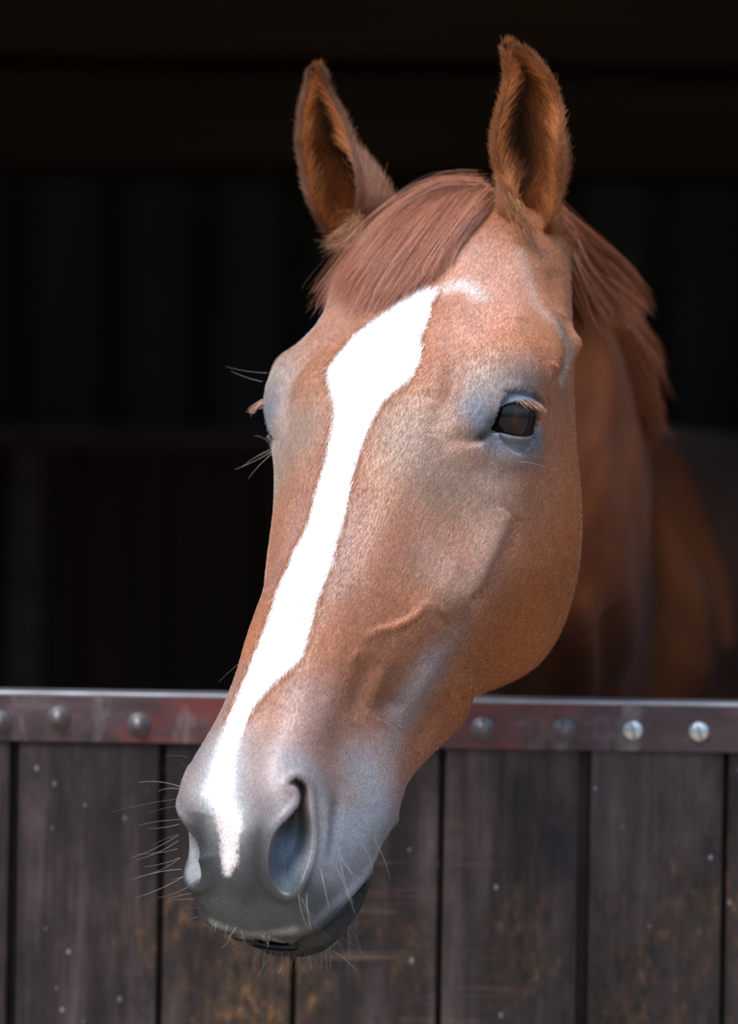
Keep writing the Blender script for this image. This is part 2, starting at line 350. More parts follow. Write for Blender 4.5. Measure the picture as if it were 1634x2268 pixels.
# ------------------------------------------------------------------ horse: head surface
ACC=make_warp()
G=warp(head_grid(560,520),ACC)
NR,NC,_=G.shape
# soften the kink under the jaw that the bend leaves behind
def grid_smooth(Gd,n,wt):
    for _ in range(n):
        L=(np.roll(Gd,1,1)+np.roll(Gd,-1,1))*.5
        L[1:-1]=L[1:-1]*.5+(Gd[2:]+Gd[:-2])*.25
        Gd=Gd+(L-Gd)*wt[...,None]
    return Gd
G=grid_smooth(G,60,np.clip((G[...,2]+.1)/.05,0,1)*np.clip((.37-G[...,2])/.03,0,1)*.5)
PIX=proj(h2w(G)); NRM=normals(G)
_Wn=NRM[...,0:1]*HL+NRM[...,1:2]*HD+NRM[...,2:3]*HA
_vw=h2w(G)-CAM; FRONT=(_Wn*_vw).sum(-1)<0
def pick(px,py):
    d=(PIX[...,0]-px)**2+(PIX[...,1]-py)**2; d=np.where(FRONT,d,1e9)
    return np.unravel_index(np.argmin(d),d.shape)
def mir(ij): return (ij[0],(NC-ij[1])%NC)
def line3(ids,step=.0012):
    P=np.array([G[i] for i in ids]); out=[]
    if len(P)==1: return P
    t=np.arange(len(P)); n=max(8,int(np.linalg.norm(np.diff(P,axis=0),axis=1).sum()/step))
    tt=np.linspace(0,len(P)-1,n)
    return spline1(P,tt,False) if len(P)>2 else np.stack([np.interp(tt,t,P[:,k]) for k in range(3)],1)
def near(P,rad):
    """squared distance of every vertex to the polyline points P, inside a box of size rad"""
    lo=P.min(0)-rad;hi=P.max(0)+rad
    m=np.all((G>lo)&(G<hi),-1); q=G[m]; D=np.full(len(q),9.); T=np.zeros(len(q),int)
    for s in range(0,len(q),8000):
        d=((q[s:s+8000,None]-P[None])**2).sum(-1); T[s:s+8000]=d.argmin(1); D[s:s+8000]=d.min(1)
    return m,np.sqrt(D),T/ max(1,len(P)-1)
DISP=np.zeros((NR,NC))
def stroke(pts,amp,sig,both=True,taper=True):
    ids=[pick(*p) for p in pts]
    for side in ((0,1) if both else (0,)):
        L=line3([mir(i) for i in ids] if side else ids)
        m,d,t=near(L,sig*3.2)
        f=np.exp(-d*d/(2*sig*sig))
        if taper and len(L)>1: f=f*np.sin(np.pi*np.clip(t,0,1))**.8
        DISP[m]+=amp*f
mm=.001
# brow, temple, fossa above the eye
stroke([(1055,800),(1090,790),(1140,798),(1185,822),(1215,860)],3.5*mm,9*mm)
stroke([(1003,740),(1008,790),(1002,845),(985,900),(962,965)],-3.6*mm,5.5*mm)
stroke([(968,760),(965,820),(950,880)],1.6*mm,9*mm)
stroke([(1130,520),(1160,590),(1195,660),(1235,710),(1262,760)],2.5*mm,5*mm)
stroke([(1215,590),(1228,640),(1240,690)],-3*mm,8*mm)
stroke([(1150,700),(1180,735),(1215,770)],-2.5*mm,9*mm)
stroke([(1262,762)],8*mm,8*mm)
stroke([(1250,822),(1235,845),(1215,880)],-3.2*mm,4.5*mm)
stroke([(1235,740),(1215,790),(1222,820)],-2.2*mm,7*mm)
stroke([(1010,815),(1055,795),(1115,792)],-.4*mm,2.2*mm)
stroke([(1015,835),(1060,812),(1120,806)],-.35*mm,2.2*mm)
# below the eye
stroke([(975,985),(1030,975),(1075,965)],-1.8*mm,4.5*mm)
stroke([(1090,1000),(1140,1018),(1190,1005)],1.3*mm,4*mm)
stroke([(1040,1030),(1100,1060),(1160,1055)],-1.0*mm,6*mm)
stroke([(960,860),(960,930),(1000,1000)],-1.5*mm,10*mm)
# facial crest with its sharp shadowed edge
stroke([(1120,1130),(1095,1190),(1060,1260),(1030,1310),(975,1345)],6.0*mm,7.5*mm)
stroke([(1150,1140),(1128,1205),(1095,1270),(1062,1325)],-6.5*mm,5.2*mm)
stroke([(1075,1315),(1055,1330),(1025,1338)],-4.5*mm,5*mm)
stroke([(1000,1355),(975,1372),(950,1395)],-1.6*mm,4*mm)
# vein across the cheek
stroke([(806,1424),(825,1402),(855,1392),(888,1382),(918,1362),(938,1342),(956,1332)],2.3*mm,2.0*mm)
stroke([(958,1332),(975,1348),(1000,1352)],1.2*mm,2.5*mm)
stroke([(800,1432),(770,1470)],1.0*mm,2.2*mm)
stroke([(840,1412),(885,1400),(925,1376)],-1.2*mm,3*mm)
# muscles running from the cheek to the muzzle
stroke([(1010,1395),(960,1470),(915,1540),(880,1610)],3.6*mm,7*mm)
stroke([(950,1420),(905,1490),(860,1560),(845,1620)],-3.6*mm,5*mm)
stroke([(865,1440),(838,1500),(815,1560)],1.6*mm,5*mm)
stroke([(830,1450),(800,1520),(780,1590)],-3.4*mm,6*mm)
stroke([(745,1500),(720,1580),(712,1650)],1.5*mm,8*mm)
stroke([(1012,1500),(1030,1525),(1022,1545)],3.0*mm,4*mm)
stroke([(1000,1540),(960,1600),(925,1660)],-3.4*mm,6*mm)
stroke([(1060,1430),(1050,1480),(1050,1510)],-1.6*mm,5*mm)
stroke([(1130,1230),(1120,1320),(1090,1400)],1.0*mm,10*mm)
# nose: hollow beside the nasal bone
stroke([(800,1080),(785,1180),(770,1290)],-2.0*mm,9*mm)
stroke([(560,1640),(590,1600),(620,1560)],-1.5*mm,9*mm)
# muzzle
stroke([(438,1800),(440,1850),(455,1900)],-4.0*mm,8*mm,False)
stroke([(590,1760),(600,1830),(590,1920)],-1.2*mm,7*mm,False)
stroke([(742,1770),(740,1830),(728,1910)],-3.0*mm,4*mm)
stroke([(640,1695),(690,1715),(715,1770),(722,1850),(708,1930)],3.5*mm,6*mm)
stroke([(760,1720),(745,1790),(735,1840)],-1.2*mm,5*mm)
stroke([(540,1985),(600,1995),(660,1990)],-1.5*mm,8*mm)
stroke([(640,2080),(700,2055),(760,2000)],1.5*mm,6*mm)
stroke([(470,2040),(530,2055),(600,2072)],1.2*mm,6*mm,False)
# ---- nostril
def poly_in(Q,poly):
    x,y=Q[...,0],Q[...,1]; ins=np.zeros(x.shape,bool); n=len(poly)
    for i in range(n):
        x0,y0=poly[i];x1,y1=poly[(i+1)%n]
        c=((y0>y)!=(y1>y))&(x<(x1-x0)*(y-y0)/(y1-y0+1e-12)+x0); ins^=c
    return ins
def seg_dist(Q,poly):
    d=np.full(Q.shape[:-1],1e9)
    n=len(poly)
    for i in range(n):
        a=np.array(poly[i]);b=np.array(poly[(i+1)%n]);ab=b-a
        t=np.clip(((Q-a)@ab)/(ab@ab+1e-15),0,1); d=np.minimum(d,np.linalg.norm(Q-a-t[...,None]*ab,axis=-1))
    return d
def dense(pts,n,closed=True):
    P=np.array(pts,float); t=np.arange(n)/n*len(P) if closed else np.linspace(0,len(P)-1,n)
    return spline1(P,t,closed)
NOST=[(640,1738),(652,1724),(668,1728),(681,1750),(686,1800),(690,1850),(684,1905),(668,1950),(648,1978),(622,1975),(603,1950),(594,1910),(598,1868),(614,1835),(640,1808),(658,1785),(661,1765),(654,1748)]
EYE=[(1088,957),(1096,935),(1105,917),(1116,904),(1132,893),(1154,888),(1173,892),(1187,903),(1198,927),(1191,945),(1178,960),(1156,969),(1132,967),(1112,961)]
def frame_of(ids):
    P=np.array([G[i] for i in ids]); c=P.mean(0); n=np.array([NRM[i] for i in ids]).mean(0); n/=np.linalg.norm(n)
    e1=HWX-n*(HWX@n); e1/=np.linalg.norm(e1); e2=np.cross(n,e1)
    return P,c,n,e1,e2
HWX=w2h(HO+np.array([1,0,0]))
G0=G.copy()
G=G+NRM*DISP[...,None]
NRM=normals(G)
NOSTRIL_MASK=np.zeros((NR,NC)); EYE_DATA=[]
def carve_nostril(side):
    ids=[pick(*p) for p in NOST]
    if side: ids=[mir(i) for i in ids]
    P,c,n,e1,e2=frame_of(ids)
    poly=dense(np.stack([(P-c)@e1,(P-c)@e2],1),90)
    m=np.linalg.norm(G-c,axis=-1)<.075
    Q=np.stack([(G[m]-c)@e1,(G[m]-c)@e2],-1); h=(G[m]-c)@n
    ok=h>-.03
    d=seg_dist(Q,poly); ins=poly_in(Q,poly); sd=np.where(ins,-d,d)
    # a pit that is steep under the outer rim and shallow on the inner wall
    push=np.where(sd<0,1-np.exp(-(np.clip(-sd,0,1)/.0045)**1.3),0)*ok
    rim=np.exp(-((sd-.0028)/.0028)**2)*ok
    depth=.024
    g=G[m]; g=g-n*(push*depth)[:,None]+NRM[m]*(rim*.0014)[:,None]
    inw=np.clip(push,0,1)
    # the pit runs back up the nose
    g=g-np.array([0,0,1.])*(inw*.010)[:,None]
    G[m]=g
    NOSTRIL_MASK[m]=np.maximum(NOSTRIL_MASK[m],push)
def carve_eye(side):
    ids=[pick(*p) for p in EYE]
    if side: ids=[mir(i) for i in ids]
    P,c,n,e1,e2=frame_of(ids)
    R=.0215
    poly=dense(np.stack([(P-c)@e1,(P-c)@e2],1),72)
    cc=c+e1*((poly[:,0].max()+poly[:,0].min())/2+.001)+e2*((poly[:,1].max()+poly[:,1].min())/2)
    cen=cc-n*(R-(.0095 if side else .0068))
    m=np.linalg.norm(G-c,axis=-1)<.05
    g=G[m]; Q=np.stack([(g-c)@e1,(g-c)@e2],-1); h=(g-c)@n
    d=seg_dist(Q,poly); ins=poly_in(Q,poly); sd=np.where(ins,-d,d)
    r2=((g-cen)@e1)**2+((g-cen)@e2)**2
    hs=(cen-c)@n+np.sqrt(np.maximum((R+.0028)**2-r2,0))
    wgt=np.exp(-(np.clip(sd,0,1)/.0085)**2)*(r2<(R+.0028)**2)*(h>-.025)
    hn=h*(1-wgt)+hs*wgt
    hole=np.clip(-sd/.0022,0,1)*(h>-.03)
    hn=hn-hole*.009
    G[m]=g+n*(hn-h)[:,None]
    EYE_DATA.append(dict(c=c,n=n,e1=e1,e2=e2,cen=cen,R=R,poly=poly))
for s in (0,1): carve_eye(s); carve_nostril(s)
NRM=normals(G); DISP[:]=0
PIX=proj(h2w(G))
_ok=[(i) for i in range(0)]
# lid crease and wrinkles
def groove(pts,amp,sig,both=True):
    stroke(pts,amp,sig,both)
groove([(1118,866),(1135,865),(1152,868),(1172,874),(1191,883),(1205,897)],-2.6*mm,1.4*mm)
groove([(1120,858),(1150,858),(1180,866),(1205,882)],1.3*mm,2.6*mm)
groove([(1092,972),(1125,983),(1160,985),(1190,968)],-.8*mm,1.5*mm)
groove([(1090,962),(1060,975),(1030,985)],-1.5*mm,2.5*mm)
# mouth
groove([(884,1830),(866,1862),(848,1893),(826,1935),(806,1968),(780,1998),(750,2030),(715,2060),(690,2073),(650,2092),(610,2094)],-7.0*mm,2.0*mm)
groove([(870,1835),(845,1872),(812,1930),(785,1965),(745,2005),(700,2045),(650,2070),(580,2062)],2.6*mm,3.2*mm)
LIP=[(886,1832),(866,1864),(848,1895),(826,1937),(806,1970),(780,2001),(750,2033),(715,2062),(690,2076),(650,2094),(600,2097),(540,2084),(540,2150),(700,2150),(800,2080),(870,1960),(910,1840)]
_Wn=NRM[...,0:1]*HL+NRM[...,1:2]*HD+NRM[...,2:3]*HA; FRONT=(_Wn*(h2w(G)-CAM)).sum(-1)<0
LIPM=poly_in(PIX,LIP)&FRONT&(G[...,2]>.22)
_ld=np.full(G.shape[:2],1e3)
for a_,b_ in zip(LIP[:11],LIP[1:12]):
    a_=np.array(a_);b_=np.array(b_);t_=np.clip(((PIX-a_)@(b_-a_))/((b_-a_)@(b_-a_)),0,1); _ld=np.minimum(_ld,np.linalg.norm(PIX-a_-t_[...,None]*(b_-a_),axis=-1))
LIPM=LIPM|np.roll(LIPM[:,::-1],1,1); _l2=np.minimum(_ld,np.roll(_ld[:,::-1],1,1))
DISP-=LIPM*.0045*np.exp(-(_l2/22)**2)
groove([(882,1820)],2.2*mm,4.5*mm)
groove([(842,1930),(815,1985),(775,2040),(730,2085),(680,2105)],1.5*mm,4*mm)
G=G+NRM*DISP[...,None]; NRM=normals(G)


# ------------------------------------------------------------------ coat colours of the head (chestnut, blaze, grey muzzle)
NECK_COL=(.23,.064,.020)
RED=np.array([.36,.138,.064]); WHITE=np.array([.86,.86,.87])
BLAZE=[(925,628),(905,645),(880,665),(850,690),(815,715),(790,735),(765,765),(745,790),(727,815),(728,845),(735,870),(742,905),(735,950),(725,1000),(715,1040),(700,1090),(688,1140),(672,1180),(655,1210),(640,1250),(620,1295),(605,1340),(590,1385),(570,1430),(553,1475),(530,1530),(515,1570),(500,1610),(482,1650),(470,1690),(458,1730),(445,1755),(462,1775),(480,1810),(490,1840),(496,1870),(495,1900),(503,1937),
(520,1910),(521,1880),(524,1850),(535,1830),(528,1800),(515,1770),(514,1720),(520,1680),(528,1640),(545,1600),(555,1575),(580,1540),(605,1510),(640,1480),(668,1455),(680,1425),(692,1380),(705,1330),(720,1290),(735,1250),(745,1210),(757,1170),(765,1130),(777,1080),(785,1040),(800,990),(815,950),(835,910),(855,880),(890,850),(915,830),(930,800),(937,770),(932,745),(945,720),(952,695),(955,670),(975,640),(950,632)]
PIX=proj(h2w(G))
_Wn=NRM[...,0:1]*HL+NRM[...,1:2]*HD+NRM[...,2:3]*HA; FRONT=(_Wn*(h2w(G)-CAM)).sum(-1)<0
KC=np.broadcast_to(RED,G.shape).copy()
def blob(pts,sig,c,k,both=True):
    ids=[pick(*p) for p in pts]
    for side in ((0,1) if both else (0,)):
        L=line3([mir(i) for i in ids] if side else ids,.002)
        m,d,t=near(L,sig*3)
        f=(k*np.exp(-d*d/(2*sig*sig)))[:,None]; KC[m]=KC[m]*(1-f)+np.array(c)*f
W_=G[...,2]; V_=G[...,1]; U_=np.abs(G[...,0])
def sm(x,a,b): t=np.clip((x-a)/(b-a),0,1); return t*t*(3-2*t)
def lay(f,c): 
    global KC
    f=f[...,None]; KC=KC*(1-f)+np.array(c)*f
# lower jaw and throat painted redder, standing in for weaker sky reflection
lay(sm(-V_,.05,.12)*(1-sm(W_,.16,.22)),(.36,.108,.024))
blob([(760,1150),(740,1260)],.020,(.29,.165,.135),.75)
blob([(900,960),(980,1050),(1080,1070)],.024,(.32,.225,.175),.85)  # greyer cheek: thin hair, with the skin's sheen put into the colour
blob([(1090,1180),(1040,1290),(960,1240)],.016,(.42,.26,.195),.75)  # lit plane of the cheek, lightened in the colour
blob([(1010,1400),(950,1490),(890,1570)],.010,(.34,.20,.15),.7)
blob([(880,1490),(840,1560)],.007,(.20,.085,.04),.6)  # shaded groove between the muscles, darkened in the colour
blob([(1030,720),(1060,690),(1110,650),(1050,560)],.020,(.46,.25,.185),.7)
# brow and eye surround: thin hair over dark skin
blob([(1040,830),(1110,820),(1180,840),(1000,930)],.012,(.34,.22,.17),.75)
blob([(620,830),(605,900),(620,960)],.014,(.34,.27,.24),.75,False)
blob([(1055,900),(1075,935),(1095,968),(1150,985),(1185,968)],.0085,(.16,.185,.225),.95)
blob([(1060,870),(1110,850),(1160,855)],.008,(.25,.225,.225),.7)
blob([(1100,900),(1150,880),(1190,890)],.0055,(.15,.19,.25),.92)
blob([(1108,908),(1092,930),(1083,948),(1072,960)],.0038,(.022,.022,.024),.95)
blob([(1088,955),(1074,962),(1062,968)],.0022,(.015,.014,.014),.9)
blob([(1120,865),(1150,867),(1190,882),(1205,898)],.0012,(.012,.012,.014),.95)  # lid crease nearly black, its shade put into the colour
# sand rubbed into the coat along the bony edges
for pts in ([(1150,560),(1175,640),(1215,700),(1262,760),(1240,830)],[(700,760),(640,790),(600,830)],[(735,640),(700,710)]):
    blob(pts,.0045,(.46,.36,.29),.22,False)
# muzzle
gm=sm(W_+np.clip(-V_,-.02,.10)*.42,.250,.345)
lay(gm*.93,(.185,.19,.205))
blob([(960,1480),(905,1570),(860,1660)],.013,(.27,.245,.25),.6)
blob([(680,1560),(640,1640),(600,1690)],.020,(.27,.215,.205),.6)
lay(sm(W_,.348,.378)*.92,(.034,.037,.040))
blob([(442,1835),(446,1900)],.009,(.016,.017,.019),.9,False)
blob([(572,1850),(565,1920),(560,1980)],.009,(.022,.023,.024),.85,False)
blob([(640,2000),(720,1990)],.010,(.055,.056,.058),.6,False)
blob([(640,1690),(700,1720),(725,1800),(715,1900)],.008,(.20,.205,.215),.7)
blob([(480,1990),(560,2030),(660,2045)],.007,(.065,.065,.066),.5,False)
blob([(800,1700),(830,1780),(780,1870)],.018,(.25,.265,.29),.75)  # pale bluish sky reflection painted into the side of the muzzle
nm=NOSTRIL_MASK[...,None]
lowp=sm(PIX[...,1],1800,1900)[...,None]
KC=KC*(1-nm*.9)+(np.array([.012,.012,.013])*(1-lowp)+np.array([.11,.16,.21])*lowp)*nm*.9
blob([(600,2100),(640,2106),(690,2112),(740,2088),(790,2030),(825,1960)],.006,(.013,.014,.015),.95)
blob([(470,2042),(530,2064),(600,2078),(660,2084),(710,2056),(765,2004)],.0022,(.26,.255,.22),.6)
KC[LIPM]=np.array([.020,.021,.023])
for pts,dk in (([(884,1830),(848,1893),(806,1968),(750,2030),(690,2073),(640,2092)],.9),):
    blob(pts,.0018,(.004,.004,.004),dk)  # shade in the mouth crease painted nearly black
def blaze_mask(pix,u,jit=0):
    q=pix+jit
    ins=poly_in(q,BLAZE); d=seg_dist(q,BLAZE); sd=np.where(ins,-d,d)
    soft=np.where(q[...,1]>1560,np.clip((q[...,1]-1560)/90,0,1)*7,0)+2.5
    return np.clip(.5-sd/(2*soft),0,1)*(np.abs(u)<.075)
SKIN=np.clip(gm*.9,0,1)
for E_ in EYE_DATA:
    SKIN=np.maximum(SKIN,np.exp(-(np.linalg.norm(G-E_['c'],axis=-1)/.026)**4))
bm=blaze_mask(PIX,G[...,0],RNG.normal(0,2.5,PIX.shape))*FRONT
halo=np.exp(-(np.where(poly_in(PIX,BLAZE),0,seg_dist(PIX,BLAZE))/28)**2)*sm(PIX[...,1],1560,1680)*(1-sm(PIX[...,1],1800,1880))*FRONT*(np.abs(G[...,0])<.06)
lay(halo*.6,(.48,.50,.52))
lay(bm,WHITE); lay(bm*sm(PIX[...,1],1780,1830),(.78,.66,.62))
blob([(985,640),(1030,632),(1060,655)],.0055,(.62,.55,.52),.6,False)
KC=KC*(1+RNG.normal(0,.09,KC.shape[:2]))[...,None]
def unit(v): return v/(np.linalg.norm(v,axis=-1,keepdims=True)+1e-12)
VERTS=[];FACES=[];COLS=[];NV=0
SKINS=[]
def add_part(V,Fq,Cc=None,sk=None):
    global NV
    COLS.append(np.broadcast_to(np.array(NECK_COL if Cc is None else Cc,float),(len(V),3))); SKINS.append(np.zeros(len(V)) if sk is None else sk)
    VERTS.append(np.asarray(V,float)); FACES.append(np.asarray(Fq)+NV); NV+=len(V)
def grid_faces(nr,nc,wrap=True):
    idx=np.arange(nr*nc).reshape(nr,nc)
    if wrap: return np.stack([idx[:-1],idx[1:],np.roll(idx,-1,1)[1:],np.roll(idx,-1,1)[:-1]],-1).reshape(-1,4)
    return np.stack([idx[:-1,:-1],idx[1:,:-1],idx[1:,1:],idx[:-1,1:]],-1).reshape(-1,4)
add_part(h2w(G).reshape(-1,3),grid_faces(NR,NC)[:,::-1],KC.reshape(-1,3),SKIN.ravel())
# ------------------------------------------------------------------ neck, trunk and legs
ST=[]   # centre (px,py,D), half width, half height
for px,py,D,hw,hh in [(1075,570,2.68,.040,.045),(1130,740,2.78,.068,.10),(1180,930,2.95,.088,.14),(1205,1130,3.15,.096,.18),(1215,1330,3.36,.100,.225),
                      (1300,1600,3.66,.155,.33),(1470,1580,4.1,.27,.335),(1680,1520,4.7,.29,.34),(1820,1440,5.15,.25,.29),(1890,1400,5.4,.12,.16),(1900,1395,5.46,.02,.03)]:
    ST.append(np.r_[at(px,py,D),hw,hh])
ST=np.array(ST); nb,ncb=220,200
sp=spline1(ST,np.linspace(0,len(ST)-1,nb),False)
Cb,hwb,hhb=sp[:,:3],np.maximum(sp[:,3],.01),np.maximum(sp[:,4],.01)
Tb=np.gradient(Cb,axis=0);Tb/=np.linalg.norm(Tb,axis=1,keepdims=True)
Sd=np.cross(Tb,[0,0,1.]);Sd/=np.linalg.norm(Sd,axis=1,keepdims=True); Ub=np.cross(Sd,Tb)
th=np.arange(ncb)/ncb*2*np.pi
Vb=[]
for i in range(nb):
    c,s_=np.cos(th),np.sin(th)
    crest=np.clip(1-i/103,0,1)*.35
    k=1-crest*np.clip(s_,0,1)**2
    Vb.append(Cb[i]+Sd[i]*(hwb[i]*c*k)[:,None]+Ub[i]*(hhb[i]*s_)[:,None])
BODY=np.array(Vb)
BN=np.cross(np.roll(BODY,-1,1)-np.roll(BODY,1,1),np.gradient(BODY,axis=0)); BN=unit(BN); BN*=np.sign((BN*(BODY-Cb[:,None])).sum(-1,keepdims=True))
PB=proj(BODY); FB=(BN*(BODY-CAM)).sum(-1)<0
def bstroke(pts,amp,sig):
    global BODY
    ij=[]
    for px,py in pts:
        d=np.where(FB,(PB[...,0]-px)**2+(PB[...,1]-py)**2,1e9); ij.append(np.unravel_index(d.argmin(),d.shape))
    P=np.array([BODY[k] for k in ij]); L=spline1(P,np.linspace(0,len(P)-1,40),False)
    d=np.sqrt(((BODY[...,None,:]-L)**2).sum(-1)).min(-1)
    BODY=BODY+BN*(amp*np.exp(-d*d/(2*sig*sig)))[...,None]
bstroke([(1300,720),(1330,800),(1335,880),(1312,960)],.007,.010)
bstroke([(1345,720),(1355,820),(1350,930)],-.006,.010)
bstroke([(1310,1020),(1345,1150),(1370,1300),(1385,1450)],.008,.022)
bstroke([(1395,1000),(1412,1120),(1420,1260)],.005,.010)
bstroke([(1275,1330),(1296,1430),(1300,1520)],.013,.012)
bstroke([(1330,1380),(1342,1480),(1345,1560)],-.012,.014)
bstroke([(1220,1450),(1230,1540)],-.012,.018)
bstroke([(1480,1030),(1540,1160),(1580,1290),(1600,1420)],.018,.022)
bstroke([(1462,1150),(1470,1300),(1470,1500)],-.020,.025)
bstroke([(1530,1350),(1540,1480)],.016,.035)
BCOL=np.broadcast_to(np.array(NECK_COL),BODY.shape).copy(); _k=sm(np.arange(nb)/nb,.46,.54)[:,None,None]*.8; BCOL=BCOL*(1-_k)+np.array([.20,.115,.080])*_k  # shoulder and trunk tinted greyer, sheen put into the colour
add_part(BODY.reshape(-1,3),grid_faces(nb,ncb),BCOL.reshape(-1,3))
def tube(P,r,n=16):
    P=np.array(P,float);t=np.linspace(0,len(P)-1,len(P)*6);S=spline1(np.c_[P,r],t,False);T=np.gradient(S[:,:3],axis=0);T/=np.linalg.norm(T,axis=1,keepdims=True)
    A=np.cross(T,[1.,.3,0]);A/=np.linalg.norm(A,axis=1,keepdims=True);B=np.cross(T,A);a=np.arange(n)/n*2*np.pi
    V=S[:,None,:3]+S[:,3][:,None,None]*(np.cos(a)[None,:,None]*A[:,None]+np.sin(a)[None,:,None]*B[:,None])
    add_part(V.reshape(-1,3),grid_faces(len(t),n))
hd_=np.array([Tb[147][0],Tb[147][1],0]);hd_/=np.linalg.norm(hd_);sd_=np.array([hd_[1],-hd_[0],0])
sh=Cb[112];hp=Cb[175]
for s_ in (-1,1):
    b=sh+sd_*.12*s_; tube([(b[0],b[1],1.05),(b[0],b[1],.75),(b[0],b[1],.5),(b[0],b[1],.25),(b[0]-hd_[0]*.02,b[1]-hd_[1]*.02,.08),(b[0]-hd_[0]*.05,b[1]-hd_[1]*.05,.0)],[.09,.062,.045,.033,.04,.06])
    b=hp+sd_*.14*s_; tube([(b[0],b[1],1.1),tuple(b[:2]-hd_[:2]*.10)+(.85,),tuple(b[:2]+hd_[:2]*.10)+(.55,),tuple(b[:2]+hd_[:2]*.06)+(.28,),tuple(b[:2]+hd_[:2]*.03)+(.08,),tuple(b[:2])+(.0,)],[.16,.10,.055,.038,.042,.06])
# ------------------------------------------------------------------ ears: cupped shells with a rolled rim
EAR={}
def ear(levels,D0,lean,name,back=.03):
    L=np.array(levels,float); n=90
    tt=np.linspace(0,len(L)-1,n); S=spline1(L,tt,False)
    outer=[];inner=[];m=64
    for k in range(n):
        y,xl,xr,al,ar=S[k]; fr=k/(n-1)
        D=D0-lean*(1-fr)+back*sm(fr,.72,1.0)
        cx=(xl+xr)/2;hw=max((xr-xl)/2-4,2); sc=D/F
        aR=-np.arccos(np.clip((ar-cx)/hw,-1,.999)); aL=-np.arccos(np.clip((al-cx)/hw,-.999,1))
        a=np.linspace(aR,2*np.pi+aL,m)
        b=hw*sc*(.95); t=min(.0032,hw*sc*.3)
        C=at(cx,y,D)
        e=np.sin(np.linspace(0,np.pi,m))**.35
        outer.append(np.stack([C[0]+hw*sc*np.cos(a),C[1]+b*np.sin(a),np.full(m,C[2])],1))
        inner.append(np.stack([C[0]+(hw*sc-t*e)*np.cos(a),C[1]+(b-t*e)*np.sin(a),np.full(m,C[2])],1))
    outer=np.array(outer);inner=np.array(inner)
    ring=np.concatenate([outer,inner[:,::-1]],1)
    fr=np.linspace(0,1,n)[:,None]; f=np.abs(np.linspace(0,1,m)-(.60 if name=='L' else .44))[None,:]*2
    dk=np.exp(-(f/(.36-.24*sm(fr,.45,.75)))**2)*(np.clip((fr-.02)/.1,0,1))  # deep middle of the cup darkened, shade put into the colour
    och=np.array([.34,.10,.028])*(1-fr[...,None])+np.array([.36,.14,.05])*fr[...,None]
    ci=och*(1-dk[...,None])+np.array([.025,.012,.008])*dk[...,None]
    co=np.broadcast_to(np.array([.26,.10,.045]) if name=='L' else np.array([.20,.11,.085]),(n,m,3))
    tip=np.exp(-(fr/.16)**2)[...,None]; co=co*(1-.6*tip)+np.array([.05,.03,.03])*.6*tip; ci=ci*(1-.5*tip)+np.array([.06,.03,.02])*.5*tip
    add_part(ring.reshape(-1,3),grid_faces(n,2*m),np.concatenate([co,ci[:,::-1]],1).reshape(-1,3))
    EAR[name]=(outer,inner)
DL=h2w(np.array([[.055,-.015,-.17]]))[0][1]-CY; DR=h2w(np.array([[-.055,-.015,-.17]]))[0][1]-CY
ear([(101,1118,1136,1120,1134),(107,1114,1158,1117,1150),(122,1113,1180,1119,1172),(144,1115,1201,1122,1190),(175,1118,1224,1124,1212),(207,1110,1235,1118,1226),(249,1096,1247,1106,1236),(292,1088,1254,1098,1233),(334,1085,1261,1096,1231),(366,1092,1261,1103,1231),(398,1098,1257,1112,1231),(430,1098,1250,1132,1228),(472,1096,1243,1148,1218),(504,1100,1252,1168,1205),(525,1104,1258,1188,1198),(560,1108,1260,1192,1196),(610,1120,1258,1196,1200)],DL+.012,.03,'L')
ear([(152,694,706,695,703),(159,686,721,689,712),(179,681,727,685,716),(198,676,733,681,722),(237,664,754,671,744),(276,658,774,666,760),(314,657,791,666,770),(334,658,808,667,775),(373,665,841,673,784),(411,671,865,679,790),(441,678,880,687,791),(470,692,882,700,787),(499,708,872,716,772),(528,722,860,735,752),(556,745,850,760,766),(600,760,840,780,786)],DR+.012,.03,'R')
M_coat,t,b=mat_new('chestnut_coat')
at_=t.nodes.new('ShaderNodeAttribute'); at_.attribute_name='coat'
v_=mapped(t,(900,900,900)); s1=noise(t,1,2,.6,v_)
cc=nodes_mix(t,1.0,at_.outputs['Color'],ramp(t,s1,[(.3,grey(.72)),(.7,grey(1.25))]),'MULTIPLY')
cc=nodes_mix(t,1.0,cc,ramp(t,noise(t,22,5,.6),[(.3,(.66,.62,.60)),(.7,(1.25,1.25,1.25))]),'MULTIPLY')
t.links.new(cc,b.inputs['Base Color']); mrr=t.nodes.new('ShaderNodeMapRange'); mrr.inputs['To Min'].default_value=.5; mrr.inputs['To Max'].default_value=.40; t.links.new(at_.outputs['Alpha'],mrr.inputs['Value']); t.links.new(mrr.outputs[0],b.inputs['Roughness']); b.inputs['Specular IOR Level'].default_value=.45
b.inputs['Sheen Weight'].default_value=.06; b.inputs['Sheen Roughness'].default_value=.4
bump(t,b,s1,.25,.0008)
me=mesh_np('horse',np.concatenate(VERTS),np.concatenate(FACES))
ca=me.color_attributes.new('coat','FLOAT_COLOR','POINT'); cv=np.concatenate(COLS); ca.data.foreach_set('color',np.c_[cv,np.concatenate(SKINS)].astype(np.float32).ravel())
horse=new_obj('horse',me,M_coat)
tag(horse,'chestnut horse with a white blaze and grey muzzle leaning its head over the stable door','horse')
hairs_later=[]
